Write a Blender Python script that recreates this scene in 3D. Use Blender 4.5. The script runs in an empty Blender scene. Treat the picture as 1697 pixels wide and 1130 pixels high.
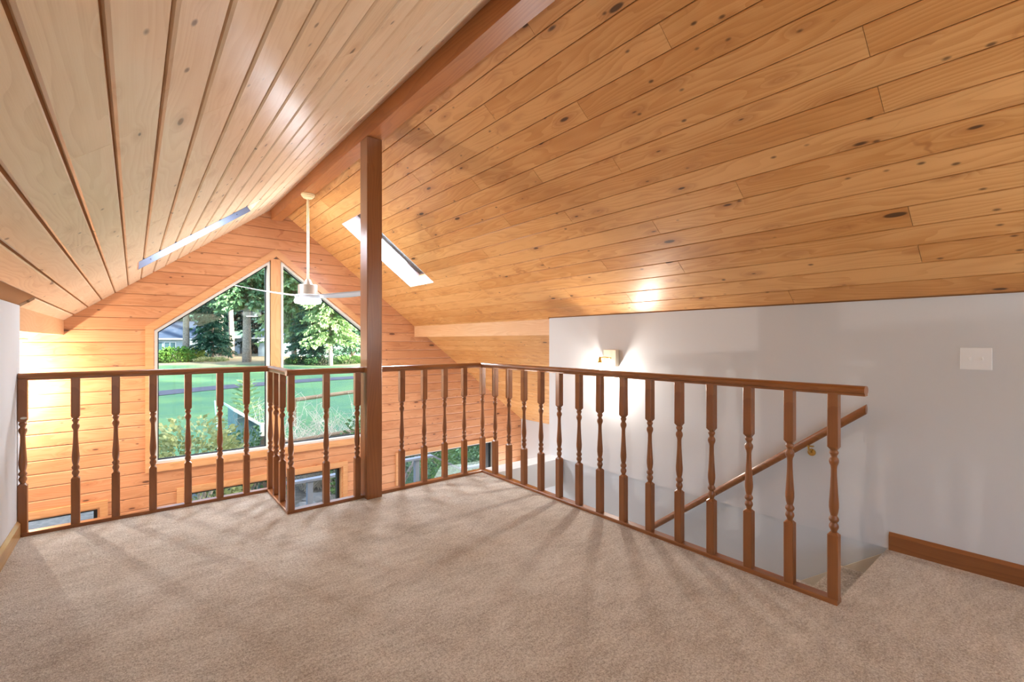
import bpy, bmesh, math, random
from mathutils import Vector, Matrix
C = bpy.context.scene.collection
S = bpy.context.scene
random.seed(7)

# ------------------------------------------------------------------ camera
YAW = math.radians(39.12); FPX = 771.4; EYE = 1.25
cam_d = bpy.data.cameras.new('camera'); cam = bpy.data.objects.new('camera', cam_d); C.objects.link(cam)
cam_d.sensor_width = 36.0; cam_d.lens = FPX / 1697 * 36.0; cam_d.clip_start = .05; cam_d.clip_end = 600
cam.location = (0, 0, EYE); cam.rotation_euler = (math.pi/2, 0, -YAW)
S.camera = cam
S.view_settings.view_transform = 'Standard'; S.view_settings.look = 'None'
S.view_settings.gamma = 1.0; S.view_settings.use_curve_mapping = False
S.view_settings.exposure = 0.0

# ------------------------------------------------------------------ world and sun
w = bpy.data.worlds.new('World'); S.world = w; w.use_nodes = True
nt = w.node_tree; nt.nodes.clear()
sky = nt.nodes.new('ShaderNodeTexSky'); sky.sky_type = 'NISHITA'; sky.sun_disc = False
sky.sun_elevation = math.radians(32); sky.sun_rotation = math.radians(120)
sky.air_density = 1.0; sky.dust_density = 3.0; sky.ozone_density = 1.0
bg = nt.nodes.new('ShaderNodeBackground'); bg.inputs[1].default_value = 1.15
out = nt.nodes.new('ShaderNodeOutputWorld')
nt.links.new(sky.outputs[0], bg.inputs[0]); nt.links.new(bg.outputs[0], out.inputs[0])
sd = bpy.data.lights.new('sun', 'SUN'); sun = bpy.data.objects.new('sun', sd); C.objects.link(sun)
SUNDIR = Vector((-1.6, 2.6, -.92)).normalized()
sun.rotation_euler = SUNDIR.to_track_quat('-Z', 'Y').to_euler(); sun.location = (20, -8, 12)
sd.energy = 32.0; sd.color = (1.0, .93, .80); sd.angle = math.radians(2.0)

def area(name, loc, target, sx, sy, power, color):
    d = bpy.data.lights.new(name, 'AREA'); d.shape = 'RECTANGLE'; d.size = sx; d.size_y = sy
    d.energy = power; d.color = color
    o = bpy.data.objects.new(name, d); C.objects.link(o); o.location = loc
    o.rotation_euler = (Vector(target) - Vector(loc)).to_track_quat('-Z', 'Y').to_euler()
    return o
def point(name, loc, power, color, r=.05):
    d = bpy.data.lights.new(name, 'POINT'); d.energy = power; d.color = color; d.shadow_soft_size = r
    o = bpy.data.objects.new(name, d); C.objects.link(o); o.location = loc
    return o
# added fill lights for the loft and lower room, then daylight at the skylights
area('added_side_fill', (-.52, -1.35, .75), (3.5, .2, 1.0), 1.5, .9, 26, (.90, .95, 1.0))  # fill from an added, unseen side window behind the camera
area('added_uplight', (3.1, -1.5, 1.28), (2.6, -1.1, 3.0), .40, .40, 62, (.92, .95, 1.0))  # added uplight behind the camera, bounced off the ceiling
area('added_lower_fill', (5.70, 5.3, -1.6), (1.0, 4.5, 1.2), 2.6, 1.5, 120, (.92, .96, 1.0))  # added fill panel inside the solid outer wall
area('skylight_daylight', (2.592, 5.40, 2.478), (1.985, 5.40, 1.684), 1.13, .60, 165, (.93, .96, 1.0))
area('skylight_daylight', (.355, 5.465, 2.43), (.962, 5.465, 1.636), 1.18, .53, 125, (.93, .96, 1.0))

# ------------------------------------------------------------------ dimensions
XC = 1.487; RZ = 3.048; SL = .765                 # ridge line, ridge height, roof slope
CA = 1/math.hypot(1, SL); SA = SL*CA              # cos, sin of the slope
XL = -.574; XW = 3.525; XOL = -2.82; XO = 5.794   # knee walls and outer walls
YG = 6.84; YB = -2.4; YL = 4.30; YM = 3.65; XR = 2.603; ZF = -2.70
def roof(x): return RZ - SL*abs(x-XC)

# ------------------------------------------------------------------ node helpers
def mat(name):
    m = bpy.data.materials.new(name); m.use_nodes = True; n = m.node_tree; n.nodes.clear()
    o = n.nodes.new('ShaderNodeOutputMaterial'); b = n.nodes.new('ShaderNodeBsdfPrincipled')
    n.links.new(b.outputs[0], o.inputs[0]); return m, n, b
def N(n, t, **k):
    x = n.nodes.new(t)
    for a, v in k.items(): setattr(x, a, v)
    return x
def setin(x, i, v, n):
    if isinstance(v, bpy.types.NodeSocket): n.links.new(v, x.inputs[i])
    else: x.inputs[i].default_value = v
def M(n, op, a, b=0.0, c=0.0, clamp=False):
    x = n.nodes.new('ShaderNodeMath'); x.operation = op; x.use_clamp = clamp
    setin(x, 0, a, n); setin(x, 1, b, n)
    if op in ('MULTIPLY_ADD', 'SMOOTH_MIN', 'WRAP'): setin(x, 2, c, n)
    return x.outputs[0]
def XYZ(n, a, b, c):
    x = n.nodes.new('ShaderNodeCombineXYZ'); setin(x, 0, a, n); setin(x, 1, b, n); setin(x, 2, c, n); return x.outputs[0]
def MIX(n, f, a, b, mode='MIX'):
    x = n.nodes.new('ShaderNodeMix'); x.data_type = 'RGBA'; x.blend_type = mode; x.clamp_factor = True
    setin(x, 0, f, n); setin(x, 6, a, n); setin(x, 7, b, n); return x.outputs[2]
def RAMP(n, v, a, b, c0=0.0, c1=1.0):
    x = n.nodes.new('ShaderNodeMapRange'); x.interpolation_type = 'SMOOTHSTEP'
    setin(x, 0, v, n)
    for i, q in ((1, a), (2, b), (3, c0), (4, c1)): setin(x, i, q, n)
    return x.outputs[0]
def NOISE(n, v, s, det=3.0, rough=.55, dist=0.0):
    x = n.nodes.new('ShaderNodeTexNoise'); setin(x, 'Vector', v, n)
    x.inputs['Scale'].default_value = s; x.inputs['Detail'].default_value = det
    x.inputs['Roughness'].default_value = rough; x.inputs['Distortion'].default_value = dist
    return x.outputs[0]
def col(r, g, b):
    f = lambda c: ((c/255+.055)/1.055)**2.4 if c/255 > .04045 else c/255/12.92
    return (f(r), f(g), f(b), 1)

def wood_color(n, al, cr, rnd, light, mid, dark, knot, knots=True, tone=.35):
    """al, cr in metres along / across the board, rnd a number per board -> colour, height"""
    o1 = M(n, 'MULTIPLY', rnd, 37.0)
    cell = XYZ(n, M(n, 'ADD', M(n, 'MULTIPLY', al, 3.4), o1), M(n, 'MULTIPLY', cr, 11.0), M(n, 'MULTIPLY', rnd, 11.0))
    if knots:
        v = n.nodes.new('ShaderNodeTexVoronoi'); v.voronoi_dimensions = '3D'; v.feature = 'F1'
        setin(v, 'Vector', cell, n); v.inputs['Scale'].default_value = 1.0; v.inputs['Randomness'].default_value = 1.0
        sep = n.nodes.new('ShaderNodeSeparateColor'); n.links.new(v.outputs['Color'], sep.inputs[0])
        has = M(n, 'GREATER_THAN', sep.outputs[0], .38)
        size = M(n, 'MULTIPLY_ADD', M(n, 'POWER', sep.outputs[1], 2.0), .15, .025)
        dist = v.outputs['Distance']
        k = M(n, 'MULTIPLY', has, RAMP(n, M(n, 'SUBTRACT', dist, size), -.03, .03, 1.0, 0.0))
        halo = M(n, 'MULTIPLY', has, RAMP(n, M(n, 'SUBTRACT', dist, size), -.02, .38, 1.0, 0.0))
        swirl = M(n, 'MULTIPLY', halo, 1.6)
    else:
        k = 0.0; halo = 0.0; swirl = 0.0
    if knots:
        v2 = n.nodes.new('ShaderNodeTexVoronoi'); v2.voronoi_dimensions = '3D'
        setin(v2, 'Vector', XYZ(n, M(n, 'ADD', M(n, 'MULTIPLY', al, 7.5), o1), M(n, 'MULTIPLY', cr, 15.0), M(n, 'MULTIPLY', rnd, 23.0)), n); v2.inputs['Scale'].default_value = 1.0
        sp2 = n.nodes.new('ShaderNodeSeparateColor'); n.links.new(v2.outputs['Color'], sp2.inputs[0])
        pin = M(n, 'MULTIPLY', M(n, 'GREATER_THAN', sp2.outputs[0], .70), RAMP(n, v2.outputs['Distance'], .05, .16, 1.0, 0.0))
        wob = NOISE(n, XYZ(n, M(n, 'MULTIPLY', al, 5.0), M(n, 'MULTIPLY', cr, 9.0), rnd), 1.0, 2.0)
        sk = NOISE(n, XYZ(n, M(n, 'ADD', M(n, 'MULTIPLY', al, 9.0), M(n, 'MULTIPLY', wob, 3.0)), M(n, 'MULTIPLY_ADD', cr, 3.0, o1), M(n, 'MULTIPLY', rnd, 3.0)), 1.0, 2.0)
        streak = RAMP(n, sk, .69, .80)
    low = NOISE(n, XYZ(n, M(n, 'ADD', M(n, 'MULTIPLY', al, .75), o1), M(n, 'MULTIPLY', cr, 5.0), rnd), 1.0, 2.0)
    ring = M(n, 'ADD', M(n, 'MULTIPLY', low, 14.0), swirl)
    ring = M(n, 'ADD', ring, M(n, 'MULTIPLY', cr, 26.0))
    ring = M(n, 'FRACT', ring)
    ring = RAMP(n, ring, .15, 1.0)
    fine = NOISE(n, XYZ(n, M(n, 'ADD', M(n, 'MULTIPLY', al, 5.0), o1), M(n, 'MULTIPLY', cr, 260.0), rnd), 1.0, 3.0)
    blot = NOISE(n, XYZ(n, M(n, 'ADD', M(n, 'MULTIPLY', al, 1.5), o1), M(n, 'MULTIPLY', cr, 4.0), M(n, 'MULTIPLY', rnd, 7.0)), 1.0, 3.0)
    f = M(n, 'ADD', M(n, 'MULTIPLY', ring, .24), M(n, 'MULTIPLY', fine, .40))
    f = M(n, 'ADD', f, M(n, 'MULTIPLY', M(n, 'SUBTRACT', blot, .5), .8))
    f = M(n, 'ADD', f, M(n, 'MULTIPLY', M(n, 'SUBTRACT', M(n, 'FRACT', M(n, 'MULTIPLY', rnd, 91.7)), .5), tone))
    c = MIX(n, RAMP(n, f, .0, .55), light, mid)
    c = MIX(n, RAMP(n, f, .45, 1.1), c, dark)
    if knots:
        c = MIX(n, M(n, 'MULTIPLY', halo, .40), c, dark)
        c = MIX(n, M(n, 'MULTIPLY', streak, .55), c, dark)
        c = MIX(n, M(n, 'MULTIPLY', pin, .75), c, knot)
        c = MIX(n, M(n, 'MULTIPLY', k, .85), c, knot)
    h = M(n, 'ADD', M(n, 'MULTIPLY', fine, .4), M(n, 'MULTIPLY', ring, .3))
    return c, h

def board_mat(name, light, mid, dark, knot, rough=.38, coat=.15):
    m, n, b = mat(name)
    uv = n.nodes.new('ShaderNodeUVMap'); uv.uv_map = 'board'
    s = n.nodes.new('ShaderNodeSeparateXYZ'); n.links.new(uv.outputs[0], s.inputs[0])
    at = n.nodes.new('ShaderNodeAttribute'); at.attribute_name = 'rnd'
    c, h = wood_color(n, s.outputs[0], s.outputs[1], at.outputs['Fac'], light, mid, dark, knot)
    n.links.new(c, b.inputs['Base Color']); b.inputs['Roughness'].default_value = rough
    b.inputs['Coat Weight'].default_value = coat; b.inputs['Coat Roughness'].default_value = .25
    bu = n.nodes.new('ShaderNodeBump'); bu.inputs['Strength'].default_value = .12; bu.inputs['Distance'].default_value = .004
    n.links.new(h, bu.inputs['Height']); n.links.new(bu.outputs[0], b.inputs['Normal'])
    return m

def solid_wood(name, axis, light, mid, dark, rough=.35, knots=False, coat=.2):
    m, n, b = mat(name)
    tc = n.nodes.new('ShaderNodeTexCoord'); s = n.nodes.new('ShaderNodeSeparateXYZ')
    n.links.new(tc.outputs['Object'], s.inputs[0])
    ax = [s.outputs[0], s.outputs[1], s.outputs[2]]
    al = ax.pop(axis); cr = M(n, 'ADD', ax[0], M(n, 'MULTIPLY', ax[1], .83))
    c, h = wood_color(n, al, cr, .37, light, mid, dark, dark, knots, tone=0)
    n.links.new(c, b.inputs['Base Color']); b.inputs['Roughness'].default_value = rough
    b.inputs['Coat Weight'].default_value = coat; b.inputs['Coat Roughness'].default_value = .2
    return m

def plain(name, c, rough=.5, metal=0.0, noise=0.0, ns=20.0, emit=None, es=0.0, bump=0.0):
    m, n, b = mat(name)
    b.inputs['Base Color'].default_value = c; b.inputs['Roughness'].default_value = rough; b.inputs['Metallic'].default_value = metal
    if noise or bump:
        tc = n.nodes.new('ShaderNodeTexCoord'); q = NOISE(n, tc.outputs['Object'], ns, 4.0)
        if noise:
            dk = (c[0]*(1-noise), c[1]*(1-noise), c[2]*(1-noise), 1)
            n.links.new(MIX(n, RAMP(n, q, .3, .7), dk, c), b.inputs['Base Color'])
        if bump:
            bu = n.nodes.new('ShaderNodeBump'); bu.inputs['Strength'].default_value = bump; bu.inputs['Distance'].default_value = .01
            n.links.new(q, bu.inputs['Height']); n.links.new(bu.outputs[0], b.inputs['Normal'])
    if emit:
        b.inputs['Emission Color'].default_value = emit; b.inputs['Emission Strength'].default_value = es
    return m

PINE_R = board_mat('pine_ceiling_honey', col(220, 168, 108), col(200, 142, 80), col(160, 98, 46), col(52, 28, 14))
PINE_L = board_mat('pine_ceiling_glare', col(240, 218, 188), col(230, 204, 170), col(196, 158, 116), col(84, 60, 44))  # left slope: glare painted in as a paler tone of the same pine
DARKGAP = plain('board_gap', col(176, 124, 78), .8)
TRIM = [solid_wood('trim_pine_%d' % a, a, col(210, 156, 106), col(196, 140, 88), col(170, 110, 62), .35) for a in range(3)]
STAIN = [solid_wood('stained_wood_%d' % a, a, col(152, 97, 53), col(134, 82, 42), col(102, 60, 28), .3, coat=.3) for a in range(3)]
BEAMW = solid_wood('beam_wood', 1, col(176, 114, 62), col(158, 96, 48), col(124, 68, 30), .35)
KNEEB = solid_wood('knee_beam_wood', 1, col(216, 172, 128), col(206, 158, 112), col(188, 134, 86), .4)
WALLP = plain('painted_drywall', col(212, 216, 222), .75, bump=.03, ns=160)
WHITE = plain('white_vinyl', col(206, 204, 194), .4)
BLACK = plain('black_gasket', col(16, 16, 16), .5)
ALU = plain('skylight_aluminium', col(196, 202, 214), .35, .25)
NICKEL = plain('brushed_nickel', col(196, 194, 190), .32, .9)
BRASS = plain('polished_brass', col(206, 170, 96), .25, .9)
CANOPYM = plain('cream_enamel', col(226, 204, 160), .3)
BLADEM = plain('white_blade', col(208, 216, 226), .35)
SWITCHM = plain('switch_white', col(242, 246, 252), .35)
ROOFOUT = plain('roof_sheathing', col(90, 90, 92), .8)
SUBFLOOR = plain('ceiling_below_paint', col(214, 210, 204), .8)

def make_glass():
    m = bpy.data.materials.new('window_glass'); m.use_nodes = True; n = m.node_tree; n.nodes.clear()
    o = n.nodes.new('ShaderNodeOutputMaterial'); t = n.nodes.new('ShaderNodeBsdfTransparent'); g = n.nodes.new('ShaderNodeBsdfGlossy')
    t.inputs[0].default_value = (.95, .98, .97, 1); g.inputs['Roughness'].default_value = .02
    lw = n.nodes.new('ShaderNodeLayerWeight'); lw.inputs[0].default_value = .5
    fr = M(n, 'MULTIPLY_ADD', M(n, 'POWER', lw.outputs['Facing'], 5.0), .55, .028)
    mx = n.nodes.new('ShaderNodeMixShader'); n.links.new(fr, mx.inputs[0])
    n.links.new(t.outputs[0], mx.inputs[1]); n.links.new(g.outputs[0], mx.inputs[2]); n.links.new(mx.outputs[0], o.inputs[0])
    return m
GLASS = make_glass()

def gable_mat():
    m, n, b = mat('pine_gable_boards')
    tc = n.nodes.new('ShaderNodeTexCoord'); s = n.nodes.new('ShaderNodeSeparateXYZ'); n.links.new(tc.outputs['Object'], s.inputs[0])
    zz = M(n, 'DIVIDE', M(n, 'SUBTRACT', s.outputs[2], .141-.1375*40), .1375)
    row = M(n, 'FLOOR', zz); fr = M(n, 'FRACT', zz)
    wn = n.nodes.new('ShaderNodeTexWhiteNoise'); wn.noise_dimensions = '1D'; n.links.new(row, wn.inputs['W'])
    c, h = wood_color(n, s.outputs[0], s.outputs[2], wn.outputs['Value'], col(208, 150, 106), col(192, 130, 86), col(160, 94, 52), col(76, 42, 26))
    d = M(n, 'MINIMUM', fr, M(n, 'SUBTRACT', 1.0, fr))
    g = RAMP(n, d, .012, .035, 1.0, 0.0)
    n.links.new(MIX(n, M(n, 'MULTIPLY', g, .65), c, col(104, 56, 24)), b.inputs['Base Color'])
    b.inputs['Roughness'].default_value = .42; b.inputs['Coat Weight'].default_value = .1
    bu = n.nodes.new('ShaderNodeBump'); bu.inputs['Strength'].default_value = .7; bu.inputs['Distance'].default_value = .006
    hh = M(n, 'ADD', M(n, 'MULTIPLY', RAMP(n, d, .0, .07), 1.0), M(n, 'MULTIPLY', h, .05))
    n.links.new(hh, bu.inputs['Height']); n.links.new(bu.outputs[0], b.inputs['Normal'])
    return m
GABLE = gable_mat()

def carpet_mat():
    m, n, b = mat('beige_carpet')
    tc = n.nodes.new('ShaderNodeTexCoord'); v = tc.outputs['Object']
    n1 = NOISE(n, v, 150, 2.0, .7); n2 = NOISE(n, v, 3.0, 3.0, .6); n3 = NOISE(n, v, 70, 3.0, .7)
    mp = n.nodes.new('ShaderNodeMapping'); mp.inputs['Scale'].default_value = (7, 16, 7); mp.inputs['Rotation'].default_value = (0, 0, .6)
    n.links.new(v, mp.inputs[0]); n4 = NOISE(n, mp.outputs[0], 1.0, 4.0, .7)
    f = M(n, 'ADD', M(n, 'MULTIPLY', n1, .70), M(n, 'MULTIPLY', n3, .60))
    f = M(n, 'ADD', f, M(n, 'MULTIPLY', n2, .22)); f = M(n, 'ADD', f, M(n, 'MULTIPLY', n4, .32))
    c = MIX(n, RAMP(n, f, .66, 1.16), col(164, 152, 138), col(246, 242, 234))
    n.links.new(c, b.inputs['Base Color']); b.inputs['Roughness'].default_value = .95
    b.inputs['Sheen Weight'].default_value = .2
    bu = n.nodes.new('ShaderNodeBump'); bu.inputs['Strength'].default_value = 1.0; bu.inputs['Distance'].default_value = .02
    h = M(n, 'ADD', M(n, 'MULTIPLY', n1, .6), M(n, 'ADD', M(n, 'MULTIPLY', n3, .5), M(n, 'MULTIPLY', n4, .5)))
    n.links.new(h, bu.inputs['Height']); n.links.new(bu.outputs[0], b.inputs['Normal'])
    return m
CARPET = carpet_mat()

# ------------------------------------------------------------------ mesh helpers
def obj(name, bm, m, parent=None, smooth=False):
    me = bpy.data.meshes.new(name)
    bmesh.ops.recalc_face_normals(bm, faces=bm.faces)
    if smooth:
        for f in bm.faces: f.smooth = True
    bm.to_mesh(me); bm.free()
    for q in (m if isinstance(m, (list, tuple)) else [m]): me.materials.append(q)
    o = bpy.data.objects.new(name, me); C.objects.link(o)
    if parent: o.parent = parent
    return o
def tag(o, label=None, cat=None, group=None, kind=None):
    if label: o['label'] = label
    if cat: o['category'] = cat
    if group: o['group'] = group
    if kind: o['kind'] = kind
    return o
def struct(o, label=None, cat=None): return tag(o, label, cat, kind='structure')
def empty(name, loc=(0, 0, 0), rz=0):
    o = bpy.data.objects.new(name, None); C.objects.link(o); o.location = loc; o.rotation_euler = (0, 0, rz)
    o.empty_display_size = .1; return o
def copy_tree(o, parent=None):
    c = o.copy(); C.objects.link(c); c.parent = parent
    for ch in [x for x in bpy.data.objects if x.parent == o]: copy_tree(ch, c)
    return c
def box(bm, x0, y0, z0, x1, y1, z1, bev=0.0, mi=0):
    vs = [bm.verts.new(p) for p in ((x0,y0,z0),(x1,y0,z0),(x1,y1,z0),(x0,y1,z0),(x0,y0,z1),(x1,y0,z1),(x1,y1,z1),(x0,y1,z1))]
    fs = [bm.faces.new([vs[i] for i in q]) for q in ((0,3,2,1),(4,5,6,7),(0,1,5,4),(1,2,6,5),(2,3,7,6),(3,0,4,7))]
    for f in fs: f.material_index = mi
    if bev:
        es = list({e for f in fs for e in f.edges})
        bmesh.ops.bevel(bm, geom=es, offset=bev, segments=2, affect='EDGES', profile=.5)
def lathe(bm, prof, cx=0, cy=0, seg=20, cap=True):
    rings = []
    for r, z in prof:
        rings.append([bm.verts.new((cx+r*math.cos(2*math.pi*i/seg), cy+r*math.sin(2*math.pi*i/seg), z)) for i in range(seg)])
    for a, b in zip(rings, rings[1:]):
        for i in range(seg):
            j = (i+1) % seg; bm.faces.new((a[i], a[j], b[j], b[i]))
    if cap: bm.faces.new(rings[0][::-1]); bm.faces.new(rings[-1])
def prism(bm, pts, vec):
    """polygon pts (3-D, planar) pushed along vec"""
    a = [bm.verts.new(p) for p in pts]; b = [bm.verts.new(Vector(p)+Vector(vec)) for p in pts]
    bm.faces.new(a); bm.faces.new(b[::-1])
    for i in range(len(a)):
        j = (i+1) % len(a); bm.faces.new((a[i], b[i], b[j], a[j]))
def tube(bm, pts, r, seg=10, r2=None):
    pts = [Vector(p) for p in pts]; rings = []
    for i, p in enumerate(pts):
        t = (pts[min(i+1, len(pts)-1)] - pts[max(i-1, 0)]).normalized()
        up = Vector((0, 0, 1)) if abs(t.z) < .9 else Vector((1, 0, 0))
        u = t.cross(up).normalized(); v = u.cross(t)
        rr = r if r2 is None else r + (r2-r)*i/(len(pts)-1)
        rings.append([bm.verts.new(p + (u*math.cos(2*math.pi*k/seg)+v*math.sin(2*math.pi*k/seg))*rr) for k in range(seg)])
    for a, b in zip(rings, rings[1:]):
        for k in range(seg):
            j = (k+1) % seg; bm.faces.new((a[k], a[j], b[j], b[k]))
    bm.faces.new(rings[0][::-1]); bm.faces.new(rings[-1])
def one_box(name, m, x0, y0, z0, x1, y1, z1, parent=None, bev=0.0):
    bm = bmesh.new(); box(bm, x0, y0, z0, x1, y1, z1, bev); return obj(name, bm, m, parent)

# ------------------------------------------------------------------ room shell
# loft floor with its jog and the stair opening
bm = bmesh.new()
prism(bm, [(x, y, -.28) for x, y in ((XL, YB), (XW, YB), (XW, .75), (2.635, .75), (2.635, 3.685), (.925, 3.685), (.925, 4.335), (XL, 4.335))], (0, 0, .28))
struct(obj('floor', bm, CARPET))
one_box('floor', SUBFLOOR, XOL, .3, ZF-.12, XO, YG, ZF)['kind'] = 'structure'

# sloping board ceilings: real boards with gaps, cut round the skylights
def slope_pt(s, d, y, h=0.0):
    return Vector((XC + s*(d*CA + h*SA), y, RZ - d*SA + h*CA))
def rect_sub(r, hole):
    x0, y0, x1, y1 = r; a0, b0, a1, b1 = hole
    if a0 >= x1 or a1 <= x0 or b0 >= y1 or b1 <= y0: return [r]
    o = []
    if y0 < b0: o.append((x0, y0, x1, b0))
    if y1 > b1: o.append((x0, b1, x1, y1))
    if x0 < a0: o.append((x0, max(y0, b0), a0, min(y1, b1)))
    if x1 > a1: o.append((a1, max(y0, b0), x1, min(y1, b1)))
    return o
HOLE_R = (.608, 5.09, 1.767, 5.71); HOLE_L = (.62, 5.19, 1.83, 5.74)
def slope(s, name, m, off, pitch, hole, ywall, gap, joints):
    bm = bmesh.new(); uvl = bm.loops.layers.uv.new('board'); rl = bm.faces.layers.float.new('rnd')
    rnd = random.Random(5 + s)
    DK = (XW-XC)/CA if s > 0 else (XC-XL)/CA; DO = 5.42
    k = -1
    while off + k*pitch < DO:
        d0 = max(0, off+k*pitch); d1 = min(DO, off+(k+1)*pitch); k += 1
        if d1 - d0 < .01: continue
        ys = YB if d1 <= DK+.02 else ywall
        js = [ys]
        pool = joints[k % len(joints)]
        for j in pool:
            if j > ys + .3: js.append(j)
        js.append(YG)
        for a, b in zip(js, js[1:]):
            r = rnd.random()
            for q in rect_sub((d0+gap/2, a+.001, d1-gap/2, b-.001), hole):
                if q[2]-q[0] < .004 or q[3]-q[1] < .004: continue
                vs = []
                ch = min(.003 if s > 0 else .006, (q[2]-q[0])/4)
                prof = [(q[0], .018), (q[0], ch), (q[0]+ch, 0), (q[2]-ch, 0), (q[2], ch), (q[2], .018)]
                A = [bm.verts.new(slope_pt(s, d, q[1], h)) for d, h in prof]
                B = [bm.verts.new(slope_pt(s, d, q[3], h)) for d, h in prof]
                fs = []
                for i in range(5): fs.append((bm.faces.new((A[i], A[i+1], B[i+1], B[i])), [(q[1], prof[i][0]), (q[1], prof[i+1][0]), (q[3], prof[i+1][0]), (q[3], prof[i][0])]))
                fs.append((bm.faces.new(A), [(q[1], p[0]) for p in prof])); fs.append((bm.faces.new(B), [(q[3], p[0]) for p in prof]))
                for f, uu in fs:
                    f[rl] = r
                    for l, u in zip(f.loops, uu): l[uvl].uv = u
    # solid roof above the boards, with the skylight opening left free
    for q in rect_sub((-.15, YB-.1, DO+.15, YG+.3), hole):
        P = [slope_pt(s, d, y, .016) for d, y in ((q[0], q[1]), (q[2], q[1]), (q[2], q[3]), (q[0], q[3]))]
        n0 = len(bm.faces); prism(bm, P, Vector((s*SA, 0, CA))*.2)
        bm.faces.ensure_lookup_table()
        for f in bm.faces[n0:]: f.material_index = 1
    me = bpy.data.meshes.new(name); bmesh.ops.recalc_face_normals(bm, faces=bm.faces)
    bm.to_mesh(me); bm.free(); me.materials.append(m); me.materials.append(DARKGAP)
    o = bpy.data.objects.new(name, me); C.objects.link(o); return struct(o)
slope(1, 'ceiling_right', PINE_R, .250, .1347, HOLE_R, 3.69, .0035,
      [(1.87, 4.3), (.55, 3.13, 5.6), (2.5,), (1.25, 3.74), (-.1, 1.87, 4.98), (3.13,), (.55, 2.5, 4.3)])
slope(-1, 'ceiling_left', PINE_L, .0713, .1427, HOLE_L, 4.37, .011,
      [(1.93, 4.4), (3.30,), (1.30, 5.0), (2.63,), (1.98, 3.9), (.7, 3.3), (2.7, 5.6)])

# far gable wall with window openings
W1 = dict(bl=(.19, -.19), br=(1.41, -.19), tr=(1.41, 2.30), tl=(.19, 1.367))
LOW = [('window_3', -1.95, -.295), ('window_4', .475, 2.365), ('window_5', 3.275, 5.13)]
LZ0, LZ1 = -1.95, -.585
def poly_wall(name, outline, holes, m, y0, y1):
    bm = bmesh.new()
    es = []
    for loop in [outline] + holes:
        vs = [bm.verts.new((x, y0, z)) for x, z in loop]
        for i in range(len(vs)): es.append(bm.edges.new((vs[i], vs[(i+1) % len(vs)])))
    r = bmesh.ops.triangle_fill(bm, edges=es, use_beauty=True, use_dissolve=False, normal=(0, -1, 0))
    fs = [g for g in r['geom'] if isinstance(g, bmesh.types.BMFace)]
    ex = bmesh.ops.extrude_face_region(bm, geom=fs)
    for v in [g for g in ex['geom'] if isinstance(g, bmesh.types.BMVert)]: v.co.y = y1
    return obj(name, bm, m)
MULL0, MULL1 = 1.41, 1.545
WX0, WX1 = .19, 2*XC-.19-.02
pent = [(WX0, -.19), (WX1, -.19), (WX1, 1.372), (XC-.005, 2.372), (WX0, 1.372)]
holes = [pent] + [[(a, LZ0), (b, LZ0), (b, LZ1), (a, LZ1)] for _, a, b in LOW]
outline = [(XOL-.1, ZF-.3), (XO+.1, ZF-.3), (XO+.1, roof(XO+.1)+.02), (XC, RZ+.02), (XOL-.1, roof(XOL-.1)+.02)]
struct(poly_wall('wall_far', outline, holes, GABLE, YG, YG+.16))

# window reveals, frames and glass
def frame_poly(name, loops_out, t, y0, y1, m, parent):
    """frame following a convex loop, offset inwards by t"""
    n = len(loops_out); P = [Vector((x, z)) for x, z in loops_out]; inn = []
    cx = sum((p for p in P), Vector((0, 0)))/n
    for i in range(n):
        a, b, c = P[i-1], P[i], P[(i+1) % n]
        d1 = (b-a).normalized(); d2 = (c-b).normalized()
        n1 = Vector((-d1.y, d1.x)); n2 = Vector((-d2.y, d2.x))
        if n1.dot(cx-b) < 0: n1 = -n1
        if n2.dot(cx-b) < 0: n2 = -n2
        bis = (n1+n2); bis = bis/bis.dot(n1) if abs(bis.dot(n1)) > 1e-6 else n1
        inn.append(b+bis*t)
    bm = bmesh.new()
    A = [[bm.verts.new((p.x, y, p.y)) for p in L] for L in (P, inn) for y in (y0, y1)]
    for i in range(n):
        j = (i+1) % n
        bm.faces.new((A[0][i], A[0][j], A[2][j], A[2][i])); bm.faces.new((A[1][i], A[3][i], A[3][j], A[1][j]))
        bm.faces.new((A[2][i], A[2][j], A[3][j], A[3][i])); bm.faces.new((A[0][i], A[1][i], A[1][j], A[0][j]))
    o = obj(name, bm, m, parent); return o, [(p.x, p.y) for p in inn]
def glass_pane(loop, y, parent):
    bm = bmesh.new(); prism(bm, [(x, y, z) for x, z in loop], (0, .006, 0)); return obj('glass', bm, GLASS, parent)
SLP = lambda x: 2.372 - .775*abs(x-(XC-.005))*1.0
def trapezoid_window(name, x0, x1):
    r = struct(empty(name, ((x0+x1)/2, YG, -.19)))
    loop = [(x0, -.19), (x1, -.19), (x1, SLP(x1)), (x0, SLP(x0))]
    off = r.location
    f, inn = frame_poly('window_frame', loop, .030, YG+.004, YG+.13, WHITE, r)
    g, inn2 = frame_poly('gasket', inn, .012, YG+.09, YG+.12, BLACK, r)
    p = glass_pane(inn2, YG+.105, r)
    for o in (f, g, p): o.location = -off
    return r
trapezoid_window('window_1', WX0, MULL0); trapezoid_window('window_2', MULL1, WX1)
one_box('trim_1', TRIM[2], MULL0+.008, YG-.012, -.19, MULL1-.008, YG+.14, SLP(MULL0)+.03)['kind'] = 'structure'
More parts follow.
